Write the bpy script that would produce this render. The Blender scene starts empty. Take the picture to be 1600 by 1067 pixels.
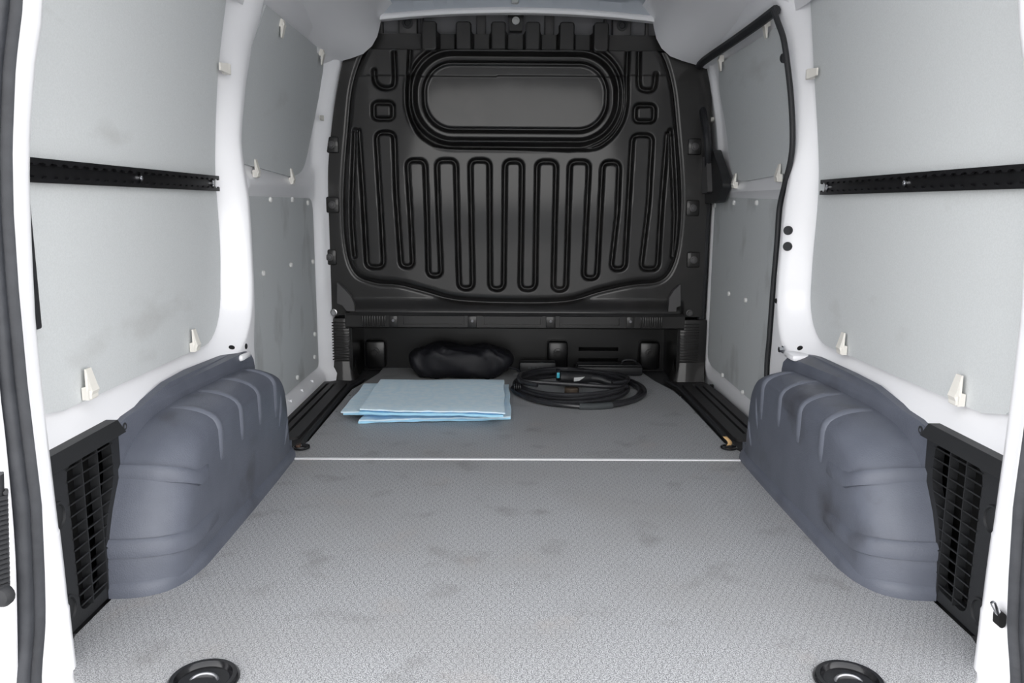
import bpy, bmesh, math, random
import numpy as np
from math import sin, cos, pi, radians as R
from mathutils import Vector, Matrix
from mathutils.geometry import tessellate_polygon

random.seed(7)
S = bpy.context.scene
COL = S.collection

# ------------------------------------------------------------------ camera, sky, exposure
F = 1250.0
PITCH, YAW, ROLL = .169, .0071, .0062
CP = np.array([-.0333, 0, .69])
fw = np.array([sin(YAW)*cos(PITCH), cos(YAW)*cos(PITCH), -sin(PITCH)])
rt = np.array([cos(YAW), -sin(YAW), 0.0])
up = np.cross(rt, fw)
rt, up = cos(ROLL)*rt+sin(ROLL)*up, -sin(ROLL)*rt+cos(ROLL)*up
cam = bpy.data.cameras.new('camera')
cam.sensor_width = 36.0
cam.lens = F/1600*36.0
cam.clip_start = .02
camo = bpy.data.objects.new('camera', cam)
COL.objects.link(camo)
camo.matrix_world = Matrix(((rt[0], up[0], -fw[0], CP[0]), (rt[1], up[1], -fw[1], CP[1]),
                            (rt[2], up[2], -fw[2], CP[2]), (0, 0, 0, 1)))
S.camera = camo

W = bpy.data.worlds.new('overcast_sky')
S.world = W
W.use_nodes = True
nt = W.node_tree
bg = nt.nodes['Background']
tc = nt.nodes.new('ShaderNodeTexCoord')
sp = nt.nodes.new('ShaderNodeSeparateXYZ')
rm = nt.nodes.new('ShaderNodeValToRGB')
nt.links.new(tc.outputs['Generated'], sp.inputs[0])
nt.links.new(sp.outputs['Z'], rm.inputs[0])
nt.links.new(rm.outputs[0], bg.inputs[0])
rm.color_ramp.elements[0].position = 0.0
rm.color_ramp.elements[0].color = (1.0, .99, .975, 1)
rm.color_ramp.elements[1].position = .8
rm.color_ramp.elements[1].color = (.44, .447, .465, 1)
bg.inputs[1].default_value = 3.15
S.cycles.diffuse_bounces = 10
S.cycles.max_bounces = 16
S.view_settings.view_transform = 'Standard'
S.view_settings.look = 'None'
S.view_settings.gamma = 1
S.view_settings.use_curve_mapping = False
S.view_settings.exposure = 0.84


def at(ax, val, px, py):
    """photo pixel -> point on the real plane axis=val"""
    d = fw + rt*(px-800)/F + up*(533.5-py)/F
    return CP + d*((val-CP[ax])/d[ax])


# ------------------------------------------------------------------ materials
def lin(c):
    return tuple(((v/255)/12.92 if v/255 <= .04045 else ((v/255+.055)/1.055)**2.4) for v in c) + (1,)


def mat(name, c, rough=.5, metal=0, c2=None, nscale=8, ndetail=4, lo=.35, hi=.65, bump=0, bscale=200,
        coat=0, crough=.12, stain=None, sscale=3, slo=.6, shi=.75, samt=.5, spec=.5, stretch=None):
    m = bpy.data.materials.new(name)
    m.use_nodes = True
    t = m.node_tree
    b = t.nodes['Principled BSDF']
    b.inputs['Roughness'].default_value = rough
    b.inputs['Metallic'].default_value = metal
    b.inputs['Coat Weight'].default_value = coat
    b.inputs['Coat Roughness'].default_value = crough
    b.inputs['Specular IOR Level'].default_value = spec
    b.inputs['Base Color'].default_value = lin(c)
    co = t.nodes.new('ShaderNodeTexCoord').outputs['Object']
    if stretch:
        mp = t.nodes.new('ShaderNodeMapping')
        mp.inputs['Scale'].default_value = stretch
        t.links.new(co, mp.inputs[0])
        cs = mp.outputs[0]
    else:
        cs = co
    out = None

    def noise(scale, det, vec):
        n = t.nodes.new('ShaderNodeTexNoise')
        n.inputs['Scale'].default_value = scale
        n.inputs['Detail'].default_value = det
        t.links.new(vec, n.inputs['Vector'])
        return n.outputs['Fac']

    def ramp(fac, a, bb):
        r = t.nodes.new('ShaderNodeMapRange')
        r.inputs['From Min'].default_value = a
        r.inputs['From Max'].default_value = bb
        t.links.new(fac, r.inputs['Value'])
        return r.outputs['Result']

    def mix(fac, a, bb):
        x = t.nodes.new('ShaderNodeMix')
        x.data_type = 'RGBA'
        t.links.new(fac, x.inputs['Factor'])
        if isinstance(a, tuple): x.inputs['A'].default_value = a
        else: t.links.new(a, x.inputs['A'])
        if isinstance(bb, tuple): x.inputs['B'].default_value = bb
        else: t.links.new(bb, x.inputs['B'])
        return x.outputs['Result']
    if c2:
        out = mix(ramp(noise(nscale, ndetail, co), lo, hi), lin(c), lin(c2))
    if stain:
        f = ramp(noise(sscale, 6, cs), slo, shi)
        mm = t.nodes.new('ShaderNodeMath')
        mm.operation = 'MULTIPLY'
        mm.inputs[1].default_value = samt
        t.links.new(f, mm.inputs[0])
        out = mix(mm.outputs[0], out if out is not None else lin(c), lin(stain))
    if out is not None:
        t.links.new(out, b.inputs['Base Color'])
    if bump:
        bn = t.nodes.new('ShaderNodeBump')
        bn.inputs['Strength'].default_value = bump
        bn.inputs['Distance'].default_value = .002
        t.links.new(noise(bscale, 3, co), bn.inputs['Height'])
        t.links.new(bn.outputs[0], b.inputs['Normal'])
    return m


M = {}
M['paint'] = mat('white_body_paint', (238, 238, 241), .32, coat=.3, bump=.03, bscale=20)
M['roof'] = mat('pale_roof_primer', (186, 192, 200), .45, coat=.15)
M['panel'] = mat('grey_lining_board', (203, 206, 207), .62, c2=(196, 199, 200), nscale=350, bump=.12, bscale=500,
                 stain=(150, 148, 144), sscale=3.2, slo=.62, shi=.8, samt=.35, spec=.3, stretch=(1, 1.2, 3))
M['panel_low'] = mat('scuffed_lining_board', (200, 203, 204), .6, c2=(190, 193, 194), nscale=350, bump=.1, bscale=500,
                     stain=(120, 120, 118), sscale=5, slo=.56, shi=.8, samt=.55, spec=.3, stretch=(1, 1.6, 1))
M['edge'] = mat('board_edge', (120, 118, 114), .8)
M['clip'] = mat('grey_clip_plastic', (222, 219, 212), .5)
M['rivet'] = mat('pale_rivet', (214, 214, 212), .35)
M['arch'] = mat('slate_grey_plastic', (93, 97, 108), .48, c2=(86, 90, 101), nscale=14, bump=.35, bscale=420,
                stain=(50, 47, 46), sscale=7, slo=.57, shi=.78, samt=.7, spec=.45)
M['rib'] = mat('slate_rib_plastic', (98, 102, 113), .48, bump=.2, bscale=420)
M['vent'] = mat('black_textured_plastic', (33, 34, 36), .5, bump=.2, bscale=500)
M['ventback'] = mat('dark_void', (8, 8, 9), .9)
M['rubber'] = mat('black_rubber', (34, 35, 38), .62, bump=.25, bscale=180)
M['seal'] = mat('grey_rubber_seal', (50, 52, 57), .55, c2=(40, 42, 47), nscale=30, bump=.3, bscale=120)
M['bulk'] = mat('black_bulkhead_paint', (26, 25, 25), .5, c2=(19, 18, 18), nscale=5, bump=.05, bscale=30, coat=.36, crough=.1,
                stain=(50, 46, 44), sscale=4, slo=.58, shi=.8, samt=.5, spec=.35)
M['recess'] = mat('bulkhead_shade_black', (9, 9, 10), .3, spec=.45)  # bulkhead black made darker, recess shade put into the colour
M['bulklight'] = mat('grey_bulkhead_patch', (70, 69, 70), .5)
M['cross'] = mat('dark_grey_steel', (120, 120, 124), .6)
M['rail'] = mat('black_anodised', (20, 20, 22), .38)
M['steel'] = mat('bare_steel', (170, 170, 172), .35, metal=1)
M['chrome'] = mat('bright_steel', (205, 206, 210), .22, metal=1)
M['blackgloss'] = mat('black_enamel', (22, 22, 24), .18)
M['rust'] = mat('rusty_steel', (120, 92, 74), .7, metal=.4, c2=(70, 60, 55), nscale=80)
M['void'] = mat('dark_hole', (6, 6, 7), .9)
M['sill'] = mat('black_sill_plastic', (38, 37, 38), .55, bump=.3, bscale=350)
M['pad'] = mat('pale_blue_absorbent', (226, 243, 252), .9, c2=(213, 237, 250), nscale=40, bump=.5, bscale=160, spec=.2)
M['padedge'] = mat('sky_blue_absorbent', (172, 222, 247), .9, bump=.3, bscale=160, spec=.2)
M['bag'] = mat('black_nylon', (19, 19, 25), .6, bump=.5, bscale=25, spec=.4)
M['cable'] = mat('black_cable_sheath', (40, 40, 43), .36)
M['plug'] = mat('black_plug_plastic', (24, 25, 28), .5)
M['label'] = mat('pale_label', (190, 192, 192), .5)
M['cyan'] = mat('cyan_plastic', (60, 170, 190), .5)
M['brown'] = mat('brown_cap', (78, 66, 54), .6)
M['sleeve'] = mat('grey_sleeve', (62, 66, 68), .7)
M['strip'] = mat('white_joint_strip', (236, 236, 238), .45)
M['tag'] = mat('tan_paper', (196, 160, 112), .8)
M['ground'] = mat('pale_concrete', (206, 205, 203), .9, c2=(192, 191, 189), nscale=3)
M['metalfloor'] = mat('painted_floor_pan', (60, 60, 62), .6)


def floor_mat():
    m = bpy.data.materials.new('speckled_hexagon_floor')
    m.use_nodes = True
    t = m.node_tree
    N, L = t.nodes, t.links
    b = N['Principled BSDF']
    b.inputs['Roughness'].default_value = .5
    b.inputs['Specular IOR Level'].default_value = .4
    co = N.new('ShaderNodeTexCoord').outputs['Object']

    def vm(op, a, bb=None, c=None):
        n = N.new('ShaderNodeVectorMath'); n.operation = op
        for i, v in enumerate((a, bb, c)):
            if v is None: continue
            if isinstance(v, tuple): n.inputs[i].default_value = v
            else: L.new(v, n.inputs[i])
        return n

    def mm(op, a, bb=None):
        n = N.new('ShaderNodeMath'); n.operation = op
        for i, v in enumerate((a, bb)):
            if v is None: continue
            if isinstance(v, (int, float)): n.inputs[i].default_value = v
            else: L.new(v, n.inputs[i])
        return n.outputs[0]
    k = 1/.0165
    p = vm('MULTIPLY', co, (k, k, 0)).outputs[0]
    per = (1.0, 1.7320508, 1.0)
    a = vm('SUBTRACT', vm('WRAP', p, per, (0, 0, 0)).outputs[0], (.5, .8660254, 0)).outputs[0]
    p2 = vm('ADD', p, (.5, .8660254, 0)).outputs[0]
    c = vm('SUBTRACT', vm('WRAP', p2, per, (0, 0, 0)).outputs[0], (.5, .8660254, 0)).outputs[0]
    a = vm('MULTIPLY', a, (1, 1, 0)).outputs[0]
    c = vm('MULTIPLY', c, (1, 1, 0)).outputs[0]
    la = vm('LENGTH', a).outputs['Value']; lc = vm('LENGTH', c).outputs['Value']
    d1 = mm('ABSOLUTE', mm('SUBTRACT', la, lc))
    sel = mm('LESS_THAN', la, lc)
    sa = N.new('ShaderNodeSeparateXYZ'); L.new(a, sa.inputs[0])
    sc = N.new('ShaderNodeSeparateXYZ'); L.new(c, sc.inputs[0])
    vx = mm('ADD', mm('MULTIPLY', mm('ABSOLUTE', sa.outputs[0]), sel),
            mm('MULTIPLY', mm('ABSOLUTE', sc.outputs[0]), mm('SUBTRACT', 1, sel)))
    d2 = mm('SUBTRACT', .5, vx)
    e = mm('MINIMUM', d1, d2)
    edge = N.new('ShaderNodeMapRange')
    edge.inputs['From Min'].default_value = .02; edge.inputs['From Max'].default_value = .075
    edge.inputs['To Min'].default_value = 1; edge.inputs['To Max'].default_value = 0
    L.new(e, edge.inputs['Value'])

    def noise(scale, det):
        n = N.new('ShaderNodeTexNoise'); n.inputs['Scale'].default_value = scale; n.inputs['Detail'].default_value = det
        L.new(co, n.inputs['Vector']); return n.outputs['Fac']

    def rmp(fac, lo, hi, amt=1):
        n = N.new('ShaderNodeMapRange')
        n.inputs['From Min'].default_value = lo; n.inputs['From Max'].default_value = hi; n.inputs['To Max'].default_value = amt
        L.new(fac, n.inputs['Value']); return n.outputs[0]

    def mix(fac, A, B):
        x = N.new('ShaderNodeMix'); x.data_type = 'RGBA'
        L.new(fac, x.inputs['Factor'])
        for nm, v in (('A', A), ('B', B)):
            if isinstance(v, tuple): x.inputs[nm].default_value = v
            else: L.new(v, x.inputs[nm])
        return x.outputs['Result']
    col = mix(rmp(noise(520, 2), .40, .60), lin((108, 109, 111)), lin((198, 199, 201)))
    col = mix(rmp(noise(3.2, 5), .45, .72, .5), col, lin((150, 149, 148)))
    col = mix(rmp(noise(9, 6), .58, .76, .65), col, lin((122, 121, 120)))
    col = mix(rmp(noise(6.3, 3), .62, .8, .35), col, lin((176, 164, 155)))
    col = mix(mm('MULTIPLY', edge.outputs[0], .42), col, lin((84, 84, 88)))
    L.new(col, b.inputs['Base Color'])
    bn = N.new('ShaderNodeBump'); bn.inputs['Strength'].default_value = .12; bn.inputs['Distance'].default_value = .0006
    L.new(mm('SUBTRACT', 1, edge.outputs[0]), bn.inputs['Height'])
    L.new(bn.outputs[0], b.inputs['Normal'])
    return m


M['floor'] = floor_mat()


# ------------------------------------------------------------------ mesh helpers
def link(name, me, m, parent=None, kind=None, sharp=35):
    if m is not None:
        for x in (m if isinstance(m, (list, tuple)) else [m]):
            me.materials.append(x)
    if sharp is not None:
        me.polygons.foreach_set('use_smooth', [True]*len(me.polygons))
        me.set_sharp_from_angle(angle=R(sharp))
    o = bpy.data.objects.new(name, me)
    COL.objects.link(o)
    if parent is not None:
        o.parent = parent
        o.matrix_parent_inverse = Matrix.Translation(-Vector(parent.location)) if tuple(parent.location) != (0, 0, 0) else Matrix()
    if kind: o['kind'] = kind
    return o


def mesh(name, v, f, m, parent=None, kind=None, sharp=35, fix=True):
    me = bpy.data.meshes.new(name)
    me.from_pydata([tuple(map(float, p)) for p in v], [], f)
    if fix:
        bm = bmesh.new(); bm.from_mesh(me)
        bmesh.ops.remove_doubles(bm, verts=bm.verts, dist=1e-6)
        bmesh.ops.recalc_face_normals(bm, faces=bm.faces)
        bm.to_mesh(me); bm.free()
    me.update()
    return link(name, me, m, parent, kind, sharp)


def tag(o, label, cat, group=None):
    o['label'] = label; o['category'] = cat
    if group: o['group'] = group
    return o


def thing(name, label, cat, loc=(0, 0, 0), group=None):
    o = bpy.data.objects.new(name, None)
    o.location = loc
    o.empty_display_size = .02
    COL.objects.link(o)
    return tag(o, label, cat, group)


class MB:
    """gathers shapes into one mesh"""
    def __init__(s): s.v = []; s.f = []

    def add(s, v, f):
        n = len(s.v); s.v += [tuple(map(float, p)) for p in v]; s.f += [tuple(i+n for i in q) for q in f]; return s

    def box(s, c, d, bev=.0, rot=None):
        bm = bmesh.new()
        bmesh.ops.create_cube(bm, size=1)
        for v in bm.verts: v.co = Vector((v.co.x*d[0], v.co.y*d[1], v.co.z*d[2]))
        if bev: bmesh.ops.bevel(bm, geom=list(bm.edges), offset=bev, segments=2, affect='EDGES', profile=.5)
        mt = Matrix.Translation(c) @ (rot.to_4x4() if rot else Matrix())
        vs = [mt @ v.co for v in bm.verts]
        bm.verts.index_update()
        s.add(vs, [[v.index for v in f.verts] for f in bm.faces]); bm.free(); return s

    def prism(s, loops, fn, w0, w1):
        """loops: [outer, hole, ...] of (u,v); fn(u,v,w)->xyz"""
        flat = [p for l in loops for p in l]
        tri = tessellate_polygon([[Vector((p[0], p[1], 0)) for p in l] for l in loops])
        n = len(flat)
        v = [fn(p[0], p[1], w0) for p in flat]+[fn(p[0], p[1], w1) for p in flat]
        f = [tuple(t) for t in tri]+[tuple(i+n for i in reversed(t)) for t in tri]
        k = 0
        for l in loops:
            m_ = len(l)
            for i in range(m_):
                a, b = k+i, k+(i+1) % m_
                f.append((a, b, b+n, a+n))
            k += m_
        return s.add(v, f)

    def tube(s, pts, r, seg=10, closed=False, cap=True):
        P = [Vector(p) for p in pts]; n = len(P)
        rr = r if isinstance(r, (list, tuple)) else [r]*n
        T = []
        for i in range(n):
            a = P[(i-1) % n] if closed or i else P[0]
            b = P[(i+1) % n] if closed or i < n-1 else P[-1]
            T.append((b-a).normalized())
        nrm = T[0].orthogonal().normalized()
        v, f = [], []
        for i in range(n):
            nrm = (nrm - T[i]*nrm.dot(T[i])).normalized()
            bi = T[i].cross(nrm)
            for k in range(seg):
                a = 2*pi*k/seg
                v.append(P[i]+(nrm*cos(a)+bi*sin(a))*rr[i])
        for i in range(n if closed else n-1):
            j = (i+1) % n
            for k in range(seg):
                l = (k+1) % seg
                f.append((i*seg+k, i*seg+l, j*seg+l, j*seg+k))
        if cap and not closed:
            f.append(tuple(range(seg-1, -1, -1))); f.append(tuple((n-1)*seg+k for k in range(seg)))
        return s.add(v, f)

    def lathe(s, prof, mtx, seg=24):
        """prof [(r,h)] about local z"""
        v, f = [], []
        for r, h in prof:
            for k in range(seg):
                a = 2*pi*k/seg
                v.append(mtx @ Vector((r*cos(a), r*sin(a), h)))
        for i in range(len(prof)-1):
            for k in range(seg):
                l = (k+1) % seg
                f.append((i*seg+k, i*seg+l, (i+1)*seg+l, (i+1)*seg+k))
        if prof[0][0] > 1e-5: f.append(tuple(range(seg-1, -1, -1)))
        if prof[-1][0] > 1e-5: f.append(tuple((len(prof)-1)*seg+k for k in range(seg)))
        return s.add(v, f)

    def loft(s, rows, closed_u=False):
        nr, nc = len(rows), len(rows[0])
        v = [p for r in rows for p in r]; f = []
        for i in range(nr-1):
            for j in range(nc if closed_u else nc-1):
                k = (j+1) % nc
                f.append((i*nc+j, i*nc+k, (i+1)*nc+k, (i+1)*nc+j))
        return s.add(v, f)

    def cap(s, idx): s.f.append(tuple(idx)); return s

    def build(s, name, m, parent=None, kind=None, sharp=35): return mesh(name, s.v, s.f, m, parent, kind, sharp)


def ss(x): x = np.clip(x, 0, 1); return x*x*(3-2*x)


def rounded(pts, r, n=5):
    """round the corners of a closed polygon; r one radius or list"""
    out = []; N = len(pts)
    for i in range(N):
        p = Vector(pts[i]); a = Vector(pts[i-1]); b = Vector(pts[(i+1) % N])
        rr = r[i] if isinstance(r, (list, tuple)) else r
        u = (a-p); w = (b-p)
        q = min(rr, u.length*.49, w.length*.49)
        if q < 1e-5: out.append(tuple(p)); continue
        p0 = p+u.normalized()*q; p1 = p+w.normalized()*q
        for k in range(n+1):
            t = k/n
            out.append(tuple(p0*(1-t)**2+p*2*t*(1-t)+p1*t*t))
    return out


def catmull(pts, n=6, closed=False):
    P = [np.array(p, float) for p in pts]; N = len(P); out = []
    for i in range(N if closed else N-1):
        p0 = P[(i-1) % N] if closed or i else P[0]
        p1 = P[i]; p2 = P[(i+1) % N]
        p3 = P[(i+2) % N] if closed or i < N-2 else P[-1]
        for k in range(n):
            t = k/n
            out.append(.5*((2*p1)+(-p0+p2)*t+(2*p0-5*p1+4*p2-p3)*t*t+(-p0+3*p1-3*p2+p3)*t**3))
    if not closed: out.append(P[-1])
    return out


def side_m(s, x, y, z, tilt=0):
    """frame whose local z points inward from side s (s=-1 left, +1 right); local x = world y"""
    return Matrix.Translation((x, y, z)) @ Matrix(((0, 0, -s, 0), (1, 0, 0, 0), (0, -s, 0, 0), (0, 0, 0, 1)))


# ------------------------------------------------------------------ the shell
mesh('ground', [(-30, -40, -.56), (30, -40, -.56), (30, 12, -.56), (-30, 12, -.56)], [(0, 1, 2, 3)], M['ground'], kind='structure')


MB().box((-2, -24, .1), (34, .4, 1.32), .05).build('reflection_wall', mat('reflection_wall_blue', (52, 66, 82), .6), kind='structure')  # added unseen wall, there only to give the bulkhead a dark reflected band


def Wb(z):    # base lining plane of the rear quarter, |x| of height
    return .775-.05*np.clip((z-.65)/.6, 0, 2)**2


def Wd(z):    # door plane of the front bay
    return .768-.068*np.clip((z-.72)/.5, 0, 2)**2


EDGE = {   # photographed edges of the board (left list) and of the pillar (right list), taken on their real planes
    -1: ([(354, 0), (346, 60), (341, 110), (337, 200), (336, 270), (341, 330), (345, 400), (344, 450)],
         [(419, 0), (400, 45), (391, 85), (383, 140), (377, 200), (379, 250), (388, 300), (393, 370), (396, 440), (398, 490), (396, 530)]),
    1: ([(1266, 0), (1271, 107), (1277, 200), (1280, 270), (1277, 330), (1270, 400), (1267, 450)],
        [(1209, 10), (1218, 38), (1227, 65), (1234, 110), (1239, 160), (1241, 215), (1238, 250), (1231, 285), (1224, 325), (1219, 380), (1213, 450), (1207, 530), (1203, 585)])}


def edge_fn(pts, s, xf):
    zz, yy = [], []
    for px, py in pts:
        z = .7
        for _ in range(12): q = at(0, s*float(xf(z)), px, py); z = q[2]
        zz.append(z); yy.append(q[1])
    o = np.argsort(zz); zz = np.array(zz)[o]; yy = np.array(yy)[o]
    g = np.arange(-.2, 1.6, .01)
    v = np.interp(g, zz, yy)
    k = np.hanning(17); k /= k.sum()
    v = np.convolve(np.pad(v, 8, mode='edge'), k, 'valid')
    return lambda z: np.interp(z, g, v)


def Xs(z): return np.interp(z, [0, .5, .7, .85, 1.0, 1.1, 1.25], [.70, .70, .708, .722, .722, .712, .675])      # pillar face


YB = {s: edge_fn(EDGE[s][0], s, lambda z: Wb(z)-.010) for s in (-1, 1)}
YE = {s: edge_fn(EDGE[s][1], s, Xs) for s in (-1, 1)}


def Xq(y, z, s):
    """inner wall surface |x| of rear quarter and pillar"""
    e = YE[s](z); y1 = YB[s](z)+.004
    b = Wb(z)
    z0, r = .345, .13
    dy = y-(y1-r); dz = (z0+r)-z
    sd = np.where((dy > 0) & (dz > 0), np.hypot(np.maximum(dy, 0), np.maximum(dz, 0))-r, np.maximum(dy, dz)-r)
    t = ss((y-1.75)/.3)
    h = .032*(1-t)+(b-Xs(z))*t
    wd = .06*(1-t)+np.maximum(e-y1-.008, .03)*t
    x = b-h*ss((sd+.002)/wd)
    x = x+.06*ss((.296-z)/.006)*ss((1.455-y)/.01)
    # pillar turns back out to the door plane
    back = ss((y-e-.004)/.03)
    return x*(1-back)+(Wd(z)+.004)*back


def warp(y, z, s):   # lets the mesh lines follow the curved pillar
    w = ss((y-1.6)/.3)*ss((2.75-y)/.4)
    return y+(YE[s](z)-2.12)*w


def grid(name, ys, zs, fn, s, m, kind='structure', wp=False):
    Y, Z = np.meshgrid(ys, zs, indexing='ij')
    if wp: Y = warp(Y, Z, s)
    X = fn(Y, Z)
    v = np.stack([s*X, Y, Z], -1).reshape(-1, 3)
    ny, nz = len(ys), len(zs)
    i = (np.arange(ny-1)[:, None]*nz+np.arange(nz-1)[None]).ravel()
    f = np.stack([i, i+nz, i+nz+1, i+1], -1)
    if s < 0: f = f[:, ::-1]
    return mesh(name, v.tolist(), f.tolist(), m, None, kind, 50, fix=False)


zs = np.concatenate([np.linspace(-.06, .24, 14), np.arange(.25, .5, .008), np.arange(.505, 1.30, .018)])
ysq = np.concatenate([np.linspace(1.10, 1.40, 8), np.arange(1.425, 1.47, .005), np.linspace(1.48, 1.9, 16), np.arange(1.915, 2.02, .012), np.arange(2.024, 2.20, .004), np.arange(2.205, 2.33, .01)])


def Xfront(y, z):
    """left front bay: fixed body side, with B pillar by the bulkhead"""
    x = Wd(z)
    # sunk fields the boards sit in
    def rb(y0, y1, z0, z1, r):
        cy, cz, hy, hz = (y0+y1)/2, (z0+z1)/2, (y1-y0)/2-r, (z1-z0)/2-r
        qy = np.abs(y-cy)-hy; qz = np.abs(z-cz)-hz
        return np.hypot(np.maximum(qy, 0), np.maximum(qz, 0))+np.minimum(np.maximum(qy, qz), 0)-r
    sd = np.minimum(rb(2.0, 3.045, .06, .712, .05), rb(2.0, 3.04, .782, 1.225, .09))
    x = x-.012*ss((sd-.002)/.03)
    yb = 3.05-.03*ss((z-.8)/.4)
    x = x-.045*ss((y-yb)/.06)
    bead = np.exp(-((y-3.075)/.008)**2)*ss((z-.33)/.03)*ss((.67-z)/.03)
    x = x-.007*bead
    x = x-.02*ss((.055-z)/.03)
    return x


def wall(s, side):
    if s < 0:
        ysf = np.concatenate([ysq, np.arange(2.335, 2.98, .03), np.arange(2.99, 3.2, .008), [3.25, 3.45]])
        def fn(y, z):
            a = Xq(y, z, s); b = Xfront(y, z); t = ss((y-2.25)/.05)
            return a*(1-t)+b*t
        return grid('wall_left', ysf, zs, fn, s, M['paint'], wp=True)
    return grid('wall_right', ysq, zs, lambda y, z: Xq(y, z, s), s, M['paint'], wp=True)


wallL = wall(-1, 'left')
wallR = wall(1, 'right')


# right sliding door: pressed inner skin, closes the right front bay
def Xdoor(y, z):
    x = Wd(z)+.006
    def rb(y0, y1, z0, z1, r):
        cy, cz, hy, hz = (y0+y1)/2, (z0+z1)/2, (y1-y0)/2-r, (z1-z0)/2-r
        qy = np.abs(y-cy)-hy; qz = np.abs(z-cz)-hz
        return np.hypot(np.maximum(qy, 0), np.maximum(qz, 0))+np.minimum(np.maximum(qy, qz), 0)-r
    sd = np.minimum(rb(1.9, 3.105, .068, .715, .05), rb(1.9, 3.02, .775, 1.2, .08))
    x = x-.016*ss((sd-.002)/.025)*(1-.7*ss((sd-.04)/.03))
    return x


doorR = grid('door_1', np.concatenate([np.arange(2.2, 2.9, .03), np.arange(2.91, 3.2, .012), [3.25, 3.45]]), zs, Xdoor, 1, M['paint'])

# outer skin that keeps the daylight out of the cavities
sk = MB()
sk.box((-.86, 2.25, .45), (.02, 2.5, 2.0)); sk.box((.86, 2.25, .45), (.02, 2.5, 2.0))
sk.build('wall_outer', M['paint'], kind='structure')
mesh('blackout_sheet', [(-.87, 3.45, -.1), (.87, 3.45, -.1), (.87, 3.45, 1.5), (-.87, 3.45, 1.5)], [(0, 1, 2, 3)], M['void'], kind='structure')  # added black sheet, stops stray light and darkens the recess slots

# D pillars: lofted from the photographed edges, taken on the planes of the rear opening
pin = [(68, 0), (52, 100), (44, 200), (43, 290), (47, 400), (52, 500), (62, 600), (72, 690), (84, 790), (97, 900), (106, 985), (114, 1045)]
pout = [(25, 0), (13, 100), (8, 230), (10, 330), (18, 450), (32, 600), (44, 700), (55, 790), (60, 900), (62, 985), (63, 1045)]


def interp_curve(pxs, yp):
    P = [at(1, yp, *p) for p in pxs]
    z = np.array([p[2] for p in P]); x = np.array([-p[0] for p in P])
    o = np.argsort(z)
    return lambda q: np.interp(q, z[o], x[o])


fi, fo, fs = interp_curve(pin, 1.13), interp_curve(pout, 1.085), interp_curve(pout, 1.05)


def dp(s, nm, parent=None):
    rows = []
    seal = []
    for z in sorted(list(np.linspace(-.25, .95, 49))+list(np.linspace(1.0, 1.42, 10))+[.2045, .2055, .0845, .0855]):
        top = max(0, z-.93)
        xi = fi(min(z, .93))-.35*top**2-.12*top
        xo = fo(min(z, .93))-.35*top**2-.12*top
        k = .045*float(ss((.12-z)/.14))
        xi -= k*.35
        seam = .0018*(z < .205)+.0018*(z < .085)
        xi -= seam; xo -= seam
        yi, yo = 1.13-k*.6, 1.085-k*.4
        rows.append([(s*(xi+.09), yi+.06, z), (s*(xi+.02), yi+.03, z), (s*(xi+.004), yi+.012, z), (s*xi, yi, z), (s*(xi+.001), yi-.01, z),
                     (s*(xo*.5+xi*.5), (yi+yo)/2-.004, z), (s*xo, yo, z), (s*(xo+.012), yo-.008, z), (s*(xo+.05), yo-.012, z), (s*(xo+.2), yo-.012, z)])
        seal.append((s*(fs(min(z, .93))-.35*top**2-.12*top), yo-.030, z))
    b = MB().loft(rows)
    o = b.build(nm, M['paint'], kind='structure', sharp=60)
    q = MB()
    # seal: two-lobed rubber section swept up the opening
    rw = []
    for p in seal:
        x, y, z = p
        sec = []
        for (dx, dy) in ((.03, .012), (.012, .014), (.001, .012), (-.004, .004), (.0, -.003), (.006, -.006), (.003, -.011), (.001, -.019), (.006, -.026), (.018, -.028), (.034, -.022)):
            sec.append((x+s*dx, y+dy, z))
        rw.append(sec)
    q.loft(rw, closed_u=True)
    so = q.build('door_seal', M['seal'], sharp=60)
    tag(so, 'grey rubber weatherstrip along the %s edge of the rear opening' % ('left' if s < 0 else 'right'), 'seal', 'rubber seals of the rear opening')
    return o


dl = dp(-1, 'trim_1'); dr = dp(1, 'trim_2')

# ceiling: pressed roof skin with long beads, dipping to the header bow
xs = np.linspace(-.56, .56, 113); yr = np.concatenate([np.linspace(.95, 2.5, 6), np.linspace(2.6, 3.1, 26)])
X, Y = np.meshgrid(xs, yr, indexing='ij')
bow = lambda x: 1.352+.026*(1-(x/.49)**2)
crown = 1.405+.03*(1-(X/.56)**2)
fr = np.zeros_like(X)
for cx, hw in ((-.34, .045), (-.145, .045), (.085, .05), (.335, .05), (-.245, .02), (.21, .02)):
    fr += ss((hw+.012-np.abs(X-cx))/.012)*ss((3.03-Y)/.012)
dip = ss((Y-3.02)/.06)
Z = (crown-.014*np.clip(fr, 0, 1))*(1-dip)+(bow(X)+.012)*dip
n1, n2 = X.shape
v = np.stack([X, Y, Z], -1).reshape(-1, 3)
i = (np.arange(n1-1)[:, None]*n2+np.arange(n2-1)[None]).ravel()
mesh('ceiling', v.tolist(), np.stack([i, i+1, i+n2+1, i+n2], -1).tolist(), M['roof'], kind='structure', fix=False, sharp=50)
MB().box((0, 2.2, 1.475), (1.76, 2.6, .02)).build('ceiling_outer', M['paint'], kind='structure')

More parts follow.
